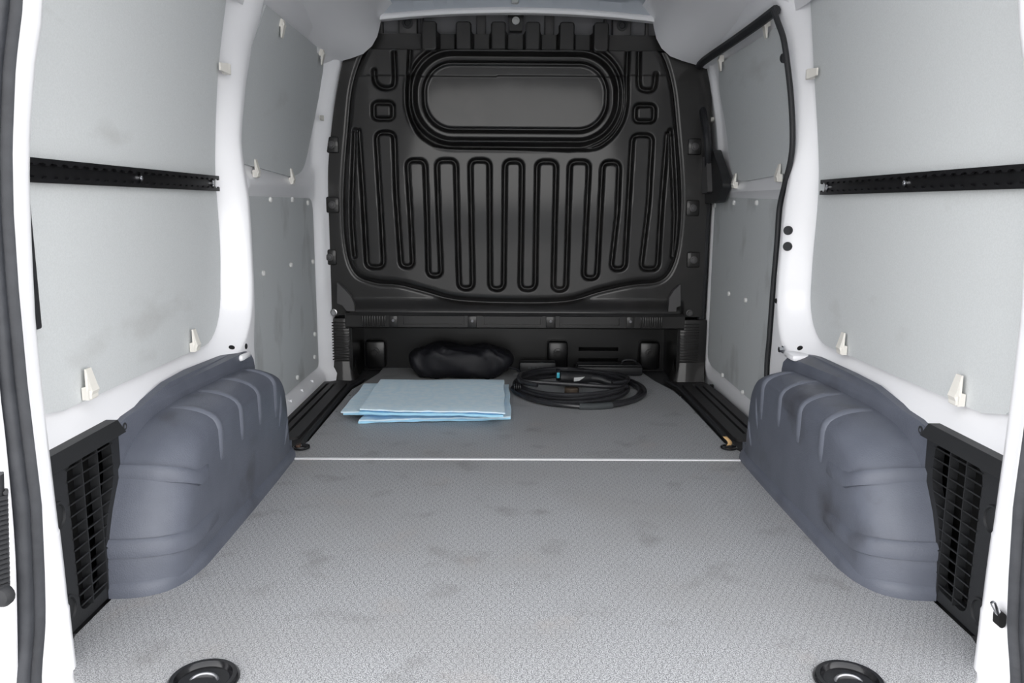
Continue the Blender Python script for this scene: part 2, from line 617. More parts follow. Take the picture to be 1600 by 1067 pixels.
# roof side rails flaring into the front corners
reg = [(.712, 1.19), (.702, 1.24), (.690, 1.28), (.665, 1.315), (.63, 1.345), (.585, 1.368), (.54, 1.383), (.50, 1.392), (.44, 1.41)]
mid = [(.708, 1.19), (.69, 1.225), (.66, 1.255), (.625, 1.28), (.59, 1.305), (.56, 1.335), (.53, 1.36), (.50, 1.378), (.45, 1.405)]
end = [(.70, 1.19), (.665, 1.203), (.61, 1.218), (.565, 1.234), (.532, 1.262), (.512, 1.295), (.502, 1.33), (.495, 1.362), (.45, 1.40)]
for s, nm in ((-1, 'trim_3'), (1, 'trim_4')):
    rows = []
    for y, t in ((.95, 0), (2.0, 0), (2.4, 0), (2.55, .05), (2.67, .14), (2.77, .27), (2.86, .44), (2.94, .62), (3.01, .80), (3.06, .94), (3.08, 1.0)):
        sec = []
        for a, b, c in zip(reg, mid, end):
            if t < .5: q = (a[0]+(b[0]-a[0])*t*2, a[1]+(b[1]-a[1])*t*2)
            else: q = (b[0]+(c[0]-b[0])*(t*2-1), b[1]+(c[1]-b[1])*(t*2-1))
            sec.append((s*q[0], y, q[1]))
        rows.append(sec)
    rows.append([(s*(q[0]+.012), 3.09, q[1]+.012) for q in end])
    rows.append([(s*(q[0]+.03), 3.1, q[1]+.03) for q in end])
    o = MB().loft(rows).build(nm, M['paint'], kind='structure', sharp=60)
    for (px, py) in (((565, 27), (566, 50)) if s < 0 else ((1042, 31), (1041, 54))):
        p = at(1, 3.03, px, py)
        h = MB().lathe([(.0045, 0), (.0045, .004), (.003, .005)], Matrix.Translation((p[0], p[1]+.02, p[2])) @ Matrix.Rotation(R(90), 4, 'X'), 10)
        h.build('pilot_hole', M['void'], o)
# header bow
rows = []
for x in np.linspace(-.50, .50, 41):
    z = float(bow(x))
    rows.append([(x, 3.066, z), (x, 3.062, z+.006), (x, 3.062, z+.016), (x, 3.068, z+.022), (x, 3.10, z+.022), (x, 3.10, z)])
MB().loft(rows, closed_u=True).build('trim_5', M['paint'], kind='structure', sharp=50)

# ------------------------------------------------------------------ floor
MB().box((0, 2.34, -.035), (1.74, 2.22, .04)).build('floor_pan', M['metalfloor'], kind='structure')
xyz = lambda u, v, w: (u, v, w)
fe = .728
hf = [(.54, .985), (.60, 1.02), (.652, 1.066), (.695, 1.122), (.718, 1.16), (fe, 1.20), (fe, 2.111)]
outl = hf+[(-a, b_) for a, b_ in reversed(hf)]
MB().prism([outl], xyz, -.014, 0).build('floor', M['floor'], kind='structure')
outl = [(-.64, 2.119), (.64, 2.119), (.635, 2.20), (.612, 2.28), (.612, 2.42), (.61, 2.75), (.60, 2.95), (.56, 3.12), (.535, 3.3), (.535, 3.4),
        (-.56, 3.4), (-.56, 3.25), (-.585, 3.10), (-.615, 2.95), (-.615, 2.42), (-.615, 2.28), (-.635, 2.20)]
MB().prism([outl], xyz, -.014, 0).build('floor', M['floor'], kind='structure')
MB().box((0, 2.115, -.004), (1.26, .0135, .0125), .002).build('trim_6', M['strip'], kind='structure')
MB().box((0, .95, -.04), (1.3, .05, .05), .01).build('trim_7', M['paint'], kind='structure')

# ------------------------------------------------------------------ sill trims
for s in (-1, 1):
    side = 'left' if s < 0 else 'right'
    t = thing('sill_step', 'black plastic step trim with long grooves, on the floor at the %s door' % side, 'sill trim', (s*.69, 2.65, 0), 'door step trims')
    inner = [(.60, 2.215), (.622, 2.245), (.628, 2.42), (.628, 2.93), (.617, 3.02), (.60, 3.12)]
    outer = [(.74, 3.12), (.757, 3.05), (.765, 2.9), (.765, 2.215)]
    poly = [(s*a, b) for a, b in inner+outer]
    holes = []
    b = MB(); b.prism([poly], xyz, -.012, .004); b.build('step_plate', M['sill'], t)
    # raised tread
    tread = rounded([(.645, 2.27), (.645, 3.03), (.748, 3.03), (.757, 2.27)], .03)
    gr = []
    for gx, g0, g1 in ((.688, 2.33, 3.0), (.716, 2.30, 3.0)):
        gr.append([(gx-.005, g0), (gx+.005, g0), (gx+.005, g1), (gx-.005, g1)])
    b = MB(); b.prism([[(s*p, q) for p, q in tread]]+[[(s*p, q) for p, q in g] for g in gr], xyz, .003, .013); b.build('tread', M['sill'], t)
    # raised inner border
    b = MB(); b.tube([(s*a, c, .004) for a, c in catmull(inner, 5)], .007, 8); b.build('border', M['rubber'], t)
    for q in (2.45, 2.62, 2.85):
        MB().lathe([(.004, 0), (.004, .002), (.002, .003)], Matrix.Translation((s*.605, q, 0)), 8).build('screw', M['steel'], t)

# white weld tabs under the left boards
for q in (2.45, 2.6, 2.75, 2.9):
    MB().box((-.752, q, .03), (.012, .014, .035), .003).build('weld_tab', M['paint'], wallL)

# ------------------------------------------------------------------ lining boards
def board(name, outline, s, surf, label, m, gap=.005, th=.006, group=None):
    bm = bmesh.new()
    vs = [bm.verts.new((0, p[0], p[1])) for p in outline]
    bm.faces.new(vs)
    zmin = min(p[1] for p in outline); zmax = max(p[1] for p in outline)
    for z in np.arange(zmin+.06, zmax-.01, .06):
        bmesh.ops.bisect_plane(bm, geom=bm.verts[:]+bm.edges[:]+bm.faces[:], plane_co=(0, 0, z), plane_no=(0, 0, 1))
    f0 = bm.faces[:]
    ex = bmesh.ops.extrude_face_region(bm, geom=f0)
    top = set(v for v in ex['geom'] if isinstance(v, bmesh.types.BMVert))
    for v in bm.verts:
        x = float(surf(v.co.y, v.co.z))-gap
        v.co.x = s*(x-(th if v in top else 0))
    bmesh.ops.recalc_face_normals(bm, faces=bm.faces)
    me = bpy.data.meshes.new(name); bm.to_mesh(me); bm.free()
    o = link(name, me, m, sharp=40)
    return tag(o, label, 'lining panel', group)


def rear_outline(s):
    z0, r = .345, .13
    if s < 0: pts = [(1.145, 1.30), (1.145, .50), (1.165, .41), (1.215, .362), (1.29, .350)]
    else: pts = [(1.175, 1.1), (1.18, 1.0), (1.16, .93), (1.155, .85), (1.155, .50), (1.185, .41), (1.235, .365), (1.30, .350)]
    for a in np.linspace(0, pi/2, 9):
        z = z0+r-(r-.004)*cos(a)
        pts.append((float(YB[s](z))+.004-r+(r-.004)*sin(a), z))
    pts += [(float(YB[s](z)), z) for z in np.arange(.485, 1.30, .02)]
    if s > 0: pts += [(1.25, 1.30), (1.2, 1.2)]
    return pts


bl = board('lining_panel', rear_outline(-1), -1, lambda y, z: Wb(z), 'large pale grey board behind the black rail on the left wall', M['panel'], gap=.004)
br = board('lining_panel', rear_outline(1), 1, lambda y, z: Wb(z), 'large pale grey board behind the black rail on the right wall', M['panel'], gap=.004)
up_l = rounded([(2.30, 1.222), (2.20, .97), (2.185, .80), (2.32, .795), (2.77, .778), (2.93, .81), (3.03, 1.0), (3.055, 1.14), (3.0, 1.222)], [0, 0, 0, .02, .1, .08, .1, .06, .04])
low_l = rounded([(2.18, .71), (2.18, .068), (3.045, .068), (3.04, .71)], [0, 0, .03, .06])
up_r = rounded([(2.30, 1.178), (2.235, 1.0), (2.215, .79), (2.30, .785), (2.78, .772), (2.91, .80), (2.955, 1.0), (2.985, 1.10), (2.93, 1.18)], [0, 0, 0, .02, .1, .08, .1, .06, .04])
low_r = rounded([(2.22, .695), (2.36, .71), (3.12, .725), (3.125, .10), (3.06, .075), (2.22, .06)], [0, .05, .04, .05, .05, 0])
board('lining_panel', up_l, -1, lambda y, z: Wd(z), 'grey board held by five clips high on the left wall, in front of the pillar', M['panel'], gap=.003)
pl = board('lining_panel', low_l, -1, lambda y, z: Wd(z), 'scuffed grey lower board with rivets on the left wall by the bulkhead', M['panel_low'], gap=.002)
board('lining_panel', up_r, 1, lambda y, z: Wd(z)+.006, 'grey board held by five clips on the upper half of the right sliding door', M['panel'], gap=.003)
pr = board('lining_panel', low_r, 1, lambda y, z: Wd(z)+.006, 'scuffed grey riveted board on the lower half of the right sliding door', M['panel_low'], gap=.002)

riv = {-1: [(423, 312), (457, 312), (481, 317), (412, 427), (455, 414), (489, 409), (492, 522), (492, 558), (465, 590)],
       1: [(1144, 317), (1179, 317), (1114, 321), (1107, 402), (1136, 459), (1162, 469), (1103, 485), (1101, 561), (1126, 586), (1157, 613)]}
for s, pts in riv.items():
    base = None
    for px, py in pts:
        p = at(0, s*.757, px, py)
        if base is None:
            base = MB().lathe([(.0085, -.002), (.0085, .003), (.006, .0055), (.0, .006)], side_m(s, 0, 0, 0), 12).build('rivet', M['rivet'], pl if s < 0 else pr)
            o = base
        else:
            o = base.copy(); COL.objects.link(o)
        o.location = (s*(.758 if s < 0 else .764), p[1], p[2])

# ------------------------------------------------------------------ clips
def clip_mesh():
    b = MB()
    # local: x along clip width, y up over the board, z inward. base wedge on the frame + tongue over the board
    prof = [(-.024, -.002), (-.024, .012), (-.006, .020), (.002, .017), (.036, .0085), (.036, .0045), (.002, .006), (.0, -.002)]
    def fn(u, v, w): return (w*(1-.25*max(0, u)/.036), u, v)
    b.prism([prof], fn, -.0125, .0125)
    b.box((0, -.013, .0135), (.027, .018, .006), .0015)
    me = bpy.data.meshes.new('clip')
    me.from_pydata(b.v, [], b.f)
    bm = bmesh.new(); bm.from_mesh(me); bmesh.ops.recalc_face_normals(bm, faces=bm.faces)
    bm.to_mesh(me); bm.free()
    me.materials.append(M['clip'])
    return me


CM = clip_mesh()
def clip(px, py, s, xw, ang, label, sc=1):
    sc *= .86
    p = at(0, s*xw, px, py)
    o = bpy.data.objects.new('panel_clip', CM)
    COL.objects.link(o)
    o.matrix_world = side_m(s, p[0], p[1], p[2]) @ Matrix.Rotation(R(ang), 4, 'Z') @ Matrix.Scale(sc, 4)
    tag(o, label, 'clip', 'grey hooked panel clips')


# side_m: local x = +y world, local y = world -s*z ... for left (s=-1) local y = +z; for right local y = -z
def ang(s, d):   # direction in which the tongue points: 'u','d','r'(rearward, -y)
    if d == 'u': return 0 if s < 0 else 180
    if d == 'd': return 180 if s < 0 else 0
    if d == 'r': return 90
    return {'ur': 30 if s < 0 else 150}[d]


for a in ((134, 604, -1, .765, 'u', 'grey hook clip under the large left board, lower one nearest the vent', 1.05),
          (300, 535, -1, .765, 'u', 'grey hook clip under the large left board, beside its rounded front corner', 1),
          (347, 107, -1, .745, 'r', 'grey block clip on the left pillar above the rail end', 1.1),
          (437, 42, -1, .702, 'd', 'grey hook clip on the top edge of the upper left board, nearest the pillar', 1),
          (500, 87, -1, .694, 'd', 'grey hook clip at the top front corner of the upper left board', 1),
          (500, 184, -1, .722, 'r', 'grey clip halfway up the front edge of the upper left board', .8),
          (397, 266, -1, .765, 'u', 'grey hook clip under the upper left board, nearest the pillar', 1),
          (453, 278, -1, .765, 'u', 'grey hook clip under the upper left board, nearest the bulkhead', 1),
          (1502, 614, 1, .765, 'u', 'grey hook clip under the large right board, lower one nearest the vent', 1.05),
          (1320, 540, 1, .765, 'u', 'grey hook clip under the large right board, beside its rounded front corner', 1),
          (1273, 115, 1, .745, 'r', 'grey block clip on the right pillar above the rail end', 1.1),
          (1201, 42, 1, .708, 'd', 'grey hook clip on the top edge of the right door board, nearest the pillar', 1),
          (1129, 97, 1, .708, 'd', 'grey hook clip at the top front corner of the right door board', 1),
          (1114, 187, 1, .745, 'r', 'grey clip halfway up the front edge of the right door board', .8),
          (1220, 273, 1, .765, 'u', 'grey hook clip under the right door board, nearest the pillar', 1),
          (1151, 285, 1, .765, 'u', 'grey hook clip under the right door board, beside the black handle', 1)):
    clip(a[0], a[1], a[2], a[3]-.004, ang(a[2], a[4]), a[5], a[6])

# ------------------------------------------------------------------ lashing rails
def rail(s, label):
    x0 = .7635
    y0, y1 = 1.15, 2.035
    zc, hh = .738, .0185
    t = thing('lashing_rail', label, 'rail', (s*x0, (y0+y1)/2, zc), 'black lashing rails')
    f = lambda u, v, w: (s*(x0-w), u, zc+v)
    MB().prism([[(y0, -.016), (y1-.006, -.016), (y1-.006, .016), (y0, .016)]], f, -.006, .004).build('web', M['rail'], t)
    for sg in (1, -1):
        pts = [(y0, sg*hh), (y1, sg*hh)]
        edge = []
        n = 27; pitch = (y1-y0)/n
        edge.append((y1, sg*.0095))
        for k in range(n-1, -1, -1):
            c = y0+(k+.5)*pitch
            for j in range(7):
                a = pi*j/6
                edge.append((c+.0105*cos(a), sg*(.0078+.0045*sin(a))))
        edge.append((y0, sg*.0078))
        MB().prism([pts+edge], f, .009, .0135).build('toothed_lip', M['rail'], t)
        MB().box((s*(x0-.006), (y0+y1)/2, zc+sg*(hh-.002)), (.0145, y1-y0, .004)).build('flange', M['rail'], t)
    for q in (1.195, 1.615, 2.005):
        b = MB()
        b.lathe([(.008, .003), (.008, .008), (.0045, .0085), (.004, .006), (0, .006)], side_m(s, s*x0, q, zc), 14)
        b.build('screw', M['chrome'], t)


rail(-1, 'long black toothed lashing rail screwed across the left grey board')
rail(1, 'long black toothed lashing rail screwed across the right grey board')

# ------------------------------------------------------------------ wheel arch covers
ARC = [(1.325, 0), (1.326, .03), (1.331, .07), (1.343, .11), (1.362, .152), (1.385, .19), (1.412, .222), (1.445, .248), (1.49, .268), (1.55, .279), (1.63, .284),
       (1.75, .285), (1.87, .284), (1.97, .280), (2.04, .268), (2.083, .247), (2.108, .215), (2.122, .17), (2.132, .10), (2.137, .04), (2.138, 0)]
PROF = [(.738, 0), (.715, .002), (.69, .006), (.672, .012), (.655, .021), (.640, .034), (.629, .050), (.623, .068), (.620, .088)]   # (|x|, inset)


def arch(s):
    side = 'left' if s < 0 else 'right'
    t = thing('wheel_arch_cover', 'slate grey moulded plastic wheel arch cover on the %s of the floor' % side, 'wheel arch', (s*.68, 1.73, 0), 'wheel arch covers')
    A = catmull(ARC, 3)
    N = []
    for i, p in enumerate(A):
        a = A[max(i-1, 0)]; b = A[min(i+1, len(A)-1)]
        d = b-a; n = np.array([-d[1], d[0]]); n /= np.linalg.norm(n); N.append(n)
    N[0] = np.array([-1, 0]); N[-1] = np.array([1., 0])

    def pt(i, k, out=0):
        x, ins = PROF[k]
        fr = .55 if A[i][0] > 1.95 else 1.0    # tighter rounding at the front end
        w = float(ss((A[i][0]-1.9)/.25)); fr = (1-.55*w)*(.48+.52*min(1, abs(N[i][0])*1.3))
        q = A[i]-N[i]*(ins*fr-out)
        q[1] = max(q[1], 0)
        return (s*(x-out*.6), q[0], q[1])
    rows = [[pt(i, k) for i in range(len(A))] for k in range(len(PROF))]
    b = MB().loft(rows)
    n = len(A); k0 = (len(PROF)-1)*n
    # face: fan strips between mirrored outline points
    f = []
    h = n//2
    mid = len(b.v)
    ring = list(range(k0, k0+n))
    # rows of the flat inner face, slightly bowed
    prev = ring
    cen = np.array([1.76, .10])
    for q in (.25, .5, .75):
        cur = []
        for j in range(n):
            p = np.array(b.v[k0+j]); yz = p[1:]*(1-q)+np.array([cen[0], min(cen[1], p[2]*1.0)])*q
            b.v.append((s*(.620-.003*q), yz[0], yz[1])); cur.append(len(b.v)-1)
        for j in range(n-1): b.f.append((prev[j], prev[j+1], cur[j+1], cur[j]))
        prev = cur
    b.f.append(tuple(prev))
    b.build('arch_body', M['arch'], t, sharp=60)
    # foot lip around the base
    foot = []
    path = [(1.320, .733), (1.322, .70), (1.329, .672), (1.347, .645), (1.372, .629), (1.40, .619), (1.44, .612), (1.5, .609), (1.8, .608), (2.05, .611), (2.14, .618), (2.146, .66), (2.146, .72)]
    pc = catmull(path, 4)
    rows = []
    for i, p in enumerate(pc):
        a = pc[max(i-1, 0)]; c = pc[min(i+1, len(pc)-1)]; d = c-a; d /= np.linalg.norm(d)
        nn = np.array([d[1], -d[0]])
        if i == 0: nn = np.array([-1, 0.])
        # nn should point into the arch (larger |x|)
        if nn[1] < -.01 or (abs(nn[1]) <= .01 and (p[0]-1.73)*nn[0] > 0): nn = -nn
        sec = []
        for off, z in ((0, 0), (0, .012), (.004, .022), (.012, .030), (.022, .034), (.03, .034), (.03, 0)):
            q = p+nn*off
            sec.append((s*q[1], q[0], z))
        rows.append(sec)
    MB().loft(rows, closed_u=True).build('foot_lip', M['arch'], t, sharp=60)
    # flange plate against the wall
    fl = [(1.40, .20), (1.402, .283), (1.415, .296), (1.44, .300), (1.50, .303), (1.56, .312), (1.63, .322), (1.75, .324), (1.95, .322), (2.01, .318), (2.04, .305), (2.058, .288), (2.066, .268), (2.066, .18)]
    MB().prism([fl], lambda u, v, w: (s*(min(.752, float(Xq(u, max(v, .27), s))+.012)-w), u, v), 0, .018).build('flange', M['arch'], t)
    for q, z in ((2.01, .303), (1.735, .306), (1.425, .285)):
        b = MB().lathe([(.0075, 0), (.0075, .002), (.005, .003), (.004, .001), (0, .001)], side_m(s, s*.734, q, z), 12)
        b.build('screw', M['rubber'], t)

    # vertical ribs wrapping over the top edge
    def prof_at(y, out):
        # (|x|, z) path over the top edge at station y
        zt = float(np.interp(y, [a[0] for a in A[8:-8]], [a[1] for a in A[8:-8]]))
        P = []
        for x, ins in PROF:
            w = float(ss((y-1.9)/.25)); P.append((x-out*.7, zt-ins*(1-.55*w)*.5+out))
        return P, zt
    for y, zb in ((1.595, .165), (1.725, .165), (1.855, .165), (1.985, .15)):
        P0, zt = prof_at(y, 0)
        P0 = P0[1:] + [(P0[-1][0]-.0005, z) for z in np.linspace(P0[-1][1]-.01, zb, 6)]
        rows = []
        n = len(P0)
        for i, (x, z) in enumerate(P0):
            a = P0[max(i-1, 0)]; c = P0[min(i+1, n-1)]
            tx, tz = c[0]-a[0], c[1]-a[1]; l = math.hypot(tx, tz); nx, nz = tz/l, -tx/l   # outward normal (toward -|x| / +z)
            if nx > 0 and nz < 0: nx, nz = -nx, -nz
            e = .0042*min(1, i/2, (n-1-i)/2)
            hw = .011
            rows.append([(s*(x-nx*.001), y-hw-.004, z-nz*.001), (s*(x+nx*e), y-hw+.001, z+nz*e), (s*(x+nx*e), y+hw-.008, z+nz*e), (s*(x-nx*.001), y+hw, z-nz*.001)])
        MB().loft(rows).build('rib', M['rib'], t, sharp=60)
    # short slanted ribs at the front corner
    for (y0, z0, y1, z1) in ((2.035, .198, 2.005, .12), (2.085, .12, 2.05, .06)):
        pts = [(y0*(1-k)+y1*k, z0*(1-k)+z1*k) for k in np.linspace(0, 1, 6)]
        rows = []
        for i, (y, z) in enumerate(pts):
            e = .003*min(1, i/1.5, (5-i)/1.5)
            rows.append([(s*.621, y-.009, z), (s*(.6195-e), y-.004, z), (s*(.6195-e), y+.004, z), (s*.621, y+.009, z)])
        MB().loft(rows).build('rib', M['rib'], t, sharp=60)
    # horizontal raised bands round the rear corner
    def band(z, hw, yend):
        yr = float(np.interp(z, [a[1] for a in A[:26]], [a[0] for a in A[:26]]))
        idx = min(range(26), key=lambda i: abs(A[i][1]-z))
        nn = N[idx]
        P = []
        for x, ins in PROF:
            P.append((x, yr-nn[0]*ins, z-nn[1]*ins*.6))
        zl = P[-1][2]
        P += [(.6195, y, zl-.02*(y-P[-1][1])) for y in np.linspace(P[-1][1]+.02, yend, 5)]
        rows = []
        n = len(P)
        for i, (x, y, zz) in enumerate(P):
            a = P[max(i-1, 0)]; c = P[min(i+1, n-1)]
            tx, ty = c[0]-a[0], c[1]-a[1]; l = math.hypot(tx, ty); nx, ny = -ty/l, tx/l
            if nx > 0: nx, ny = -nx, -ny
            if i == 0: nx, ny = 0, -1
            e = .006*min(1, (n-1-i)/2)
            rows.append([(s*(x-nx*.002), y-ny*.002, zz-hw-.004), (s*(x+nx*e), y+ny*e, zz-hw), (s*(x+nx*e), y+ny*e, zz+hw-.004), (s*(x-nx*.002), y-ny*.002, zz+hw+.004)])
        MB().loft(rows).build('moulded_band', M['arch'], t, sharp=60)
    band(.085, .014, 1.56)
    band(.205, .012, 1.52 if s < 0 else 1.56)


arch(-1); arch(1)

# ------------------------------------------------------------------ vent grilles
VO = [(1.115, 0.002), (1.115, .300), (1.385, .300), (1.408, .292), (1.420, .272), (1.418, .25), (1.406, .222), (1.382, .185), (1.360, .15), (1.343, .11), (1.333, .07), (1.328, .03), (1.328, .002)]
VI = rounded([(1.232, .03), (1.226, .275), (1.372, .276), (1.374, .205), (1.338, .14), (1.326, .09), (1.322, .024), (1.245, .02)], [.012, .022, .018, .02, .02, .02, .014, .012], 4)


def yr_at(z):   # y range of the opening at height z
    ys = []
    n = len(VI)
    for i in range(n):
        a, b = VI[i], VI[(i+1) % n]
        if (a[1]-z)*(b[1]-z) < 0: ys.append(a[0]+(b[0]-a[0])*(z-a[1])/(b[1]-a[1]))
    return (min(ys), max(ys)) if len(ys) >= 2 else None


def vent(s):
    side = 'left' if s < 0 else 'right'
    t = thing('vent_grille', 'black louvred vent grille behind the %s wheel arch cover' % side, 'vent', (s*.745, 1.27, 0), 'black vent grilles')
    f = lambda u, v, w: (s*(.752-w), u, v)
    MB().prism([VO, VI], f, 0, .018).build('frame', M['vent'], t)
    # sloping bevel along the top
    MB().prism([[(.752-.036, .284), (.752, .284), (.752, .306), (.752-.022, .306)]], lambda u, v, w: (s*u, w, v), 1.115, 1.395).build('top_bevel', M['vent'], t)
    MB().prism([[(1.12, .004), (1.442, .004), (1.442, .285), (1.12, .285)]], f, -.034, -.030).build('backing', M['ventback'], t)
    n = 13
    for k in range(n):
        z = .275-(k+.6)*(.255/n)
        r = yr_at(z)
        if not r: continue
        b = MB().box((s*.741, (r[0]+r[1])/2, z), (.022, r[1]-r[0]+.004, .0022), 0, Matrix.Rotation(R(32*s), 3, 'Y'))
        b.build('slat', M['vent'], t)
    for y, z0, z1 in ((1.268, .02, .275), (1.318, .02, .275)):
        MB().box((s*.7385, y+(0), (z0+z1)/2), (.016, .0022, z1-z0)).build('mullion', M['vent'], t)
    for y, z in ((1.188, .205), (1.195, .045)):
        b = MB().lathe([(.026, .0175), (.0245, .0215), (.021, .0215), (.018, .012), (0, .009)], side_m(s, s*.752, y, z), 24)
        b.build('fixing_well', M['vent'], t)


vent(-1); vent(1)

# ------------------------------------------------------------------ bulkhead
BY = 3.1
p2 = lambda px, py: (lambda q: (q[0], q[2]))(at(1, BY, px, py))
def P2(l): return [p2(*p) for p in l]


def segdist(X, Z, pl, closed=False):
    d = np.full(X.shape, 9.0)
    n = len(pl)
    for i in range(n if closed else n-1):
        a, b = pl[i], pl[(i+1) % n]
        dx, dz = b[0]-a[0], b[1]-a[1]; L2 = dx*dx+dz*dz+1e-12
        t = np.clip(((X-a[0])*dx+(Z-a[1])*dz)/L2, 0, 1)
        d = np.minimum(d, np.hypot(X-a[0]-t*dx, Z-a[1]-t*dz))
    return d


def inside(X, Z, pl):
    c = np.zeros(X.shape, bool); n = len(pl)
    for i in range(n):
        a, b = pl[i], pl[(i+1) % n]
        if a[1] == b[1]: continue
        c ^= ((a[1] > Z) != (b[1] > Z)) & (X < (b[0]-a[0])*(Z-a[1])/(b[1]-a[1])+a[0])
    return c


def rbox(X, Z, cx, cz, hw, hh, r):
    qx = np.abs(X-cx)-hw+r; qz = np.abs(Z-cz)-hh+r
    return np.hypot(np.maximum(qx, 0), np.maximum(qz, 0))+np.minimum(np.maximum(qx, qz), 0)-r


gx = np.arange(-.731, .7311, .0034); gz = np.arange(.262, 1.352, .0034)
X, Z = np.meshgrid(gx, gz, indexing='ij')
H = np.zeros_like(X)
# pressed field raised from the flange
fld = P2([(610, 52), (575, 75), (553, 130), (545, 200), (538, 300), (541, 380), (555, 425), (585, 440), (625, 444), (668, 455), (715, 467), (800, 471), (885, 469), (935, 455), (985, 444), (1030, 438), (1050, 415), (1060, 370), (1063, 300), (1056, 200), (1048, 130), (1030, 80), (1000, 55)])
fld = [tuple(p) for p in catmull(fld, 5, True)]
sd = segdist(X, Z, fld, True)*np.where(inside(X, Z, fld), -1, 1)
H += .022*ss((-sd+.006)/.022)
H -= .006*np.exp(-((sd-.004)/.008)**2)
# serpentine of flutes
def round_open(pts, r, n=6):
    out = [pts[0]]
    for i in range(1, len(pts)-1):
        p = np.array(pts[i]); u = np.array(pts[i-1])-p; w = np.array(pts[i+1])-p
        lu, lw = np.linalg.norm(u), np.linalg.norm(w)
        q = min(r, lu*.48, lw*.48); p0 = p+u/lu*q; p1 = p+w/lw*q
        for k in range(n+1):
            t = k/n; out.append(tuple(p0*(1-t)**2+2*t*(1-t)*p+p1*t*t))
    return out+[pts[-1]]


S_ = [(562, 205), (568, 290), (575, 417), (601, 417), (597, 340), (589, 208), (617, 208), (620, 300), (628, 416), (646, 416), (642, 330), (637, 251), (665, 251),
      (668, 340), (670, 430), (690, 430), (686, 340), (683, 251), (713, 251), (715, 350), (718, 450), (739, 450), (737, 350), (735, 251), (765, 251),
      (766, 451), (787, 451), (788, 350), (789, 252), (816, 252), (813, 451), (836, 451), (839, 253), (869, 253), (864, 452), (884, 452), (890, 253), (920, 253),
      (911, 434), (932, 434), (941, 254), (967, 254), (964, 330), (954, 420), (975, 420), (987, 212), (1018, 212), (1012, 320), (1000, 420), (1026, 420), (1032, 320), (1041, 210)]
serp = round_open(P2(S_), .026)
d = segdist(X, Z, serp)
groove = lambda d, w, dep: dep*1.45*np.clip(1-d/(w*1.15), 0, 1)**1.15
g = groove(d, .0095, .014)
# plateau between: region above the serpentine sits a little proud
poly = [p2(540, 209)]+serp+[p2(1062, 215), p2(1062, 120), p2(540, 120)]
H += .005*ss(d/.012)*np.where(inside(X, Z, poly), 0, 1)*ss((-sd)/.03)
for l in ([(643, 62), (640, 120), (640, 165), (649, 198), (668, 219), (700, 229), (800, 231), (912, 233), (946, 222), (968, 196), (977, 165), (978, 120), (980, 80)],
          [(586, 112), (588, 130), (598, 138), (612, 138), (618, 128), (617, 85)],
          [(997, 82), (997, 130), (1003, 141), (1018, 141), (1022, 130), (1023, 118)],
          [(556, 205), (552, 330), (556, 400)], [(1046, 205), (1052, 330), (1049, 400)]):
    g = np.maximum(g, groove(segdist(X, Z, [tuple(p) for p in catmull(P2(l), 4)]), .0105, .014))
for px, py in ((600, 174), (1006, 178)):
    c = p2(px, py)
    g = np.maximum(g, groove(np.abs(rbox(X, Z, c[0], c[1], .036, .029, .016)), .010, .013))
H -= g
# window blank: deep rounded frame with flat plate
c0 = p2(805.5, 152.5)
w = rbox(X, Z, c0[0], c0[1], .338, .118, .105)
H -= .024*np.exp(-(np.maximum(np.abs(w-.020)-.007, 0)/.008)**2)
H += .010*np.exp(-((w-.043)/.006)**2)
H -= .016*np.exp(-((w-.060)/.006)**2)
H += .004*np.exp(-((w-.072)/.006)**2)
H -= .010*ss(-w/.01)
# tabs of the top edge
topz = 1.335
band = ss((Z-1.252)/.006)
H = H*(1-band)+(-.03)*band
for px in (672, 725, 779, 832, 885, 938):
    cx = p2(px, 62)[0]
    tb = rbox(X, Z, cx, 1.298, .026, .050, .01)
    H = np.maximum(H, np.where(tb < .012, .034*(1-ss(tb/.008))-.03*ss(tb/.008), -9))
# bottom apron runs forward to the ledge
H += .03*ss((.335-Z)/.06)*ss((.66-np.abs(X))/.02)
bk = thing('bulkhead', 'black pressed steel bulkhead closing the front of the load bay', 'bulkhead', (0, 3.1, 0))
n1, n2 = X.shape
i = (np.arange(n1-1)[:, None]*n2+np.arange(n2-1)[None]).ravel()
keep = (Z < 1.318) | (H > 0)
kf = keep.ravel()
fc = np.stack([i, i+n2, i+n2+1, i+1], -1)
fc = fc[kf[fc].all(1)]
mesh('pressed_panel', np.stack([X, BY-H, Z], -1).reshape(-1, 3).tolist(), fc.tolist(), M['bulk'], bk, fix=False, sharp=None)
bpy.data.meshes['pressed_panel'].polygons.foreach_set('use_smooth', [True]*len(bpy.data.meshes['pressed_panel'].polygons))

# ledge beam with its mouldings
MB().prism([[(3.17, .218), (3.058, .218), (3.052, .224), (3.052, .268), (3.060, .278), (3.10, .281), (3.17, .281)]], lambda u, v, w: (w, u, v), -.655, .655).build('ledge_beam', M['bulk'], bk)
lx = lambda px: at(1, 3.05, px, 495)[0]
for a, b_ in ((564, 603), (1000, 1036)):
    for k in range(10):
        x = lx(a)+(lx(b_)-lx(a))*(k+.5)/10
        MB().box((x, 3.051, .247), (.0055, .012, .040), .0015).build('flute', M['bulk'], bk)
for a, b_ in ((608, 621), (731, 745), (853, 868), (979, 991)):
    x0, x1 = lx(a), lx(b_)
    q = MB().box(((x0+x1)/2, 3.05, .246), (x1-x0, .012, .044), .002).build('fixing_block', M['bulk'], bk)
    MB().lathe([(.0055, 0), (.0055, .004), (.003, .005), (0, .005)], Matrix.Translation(((x0+x1)/2, 3.0445, .25)) @ Matrix.Rotation(R(90), 4, 'X'), 10).build('screw', M['cross'], q)
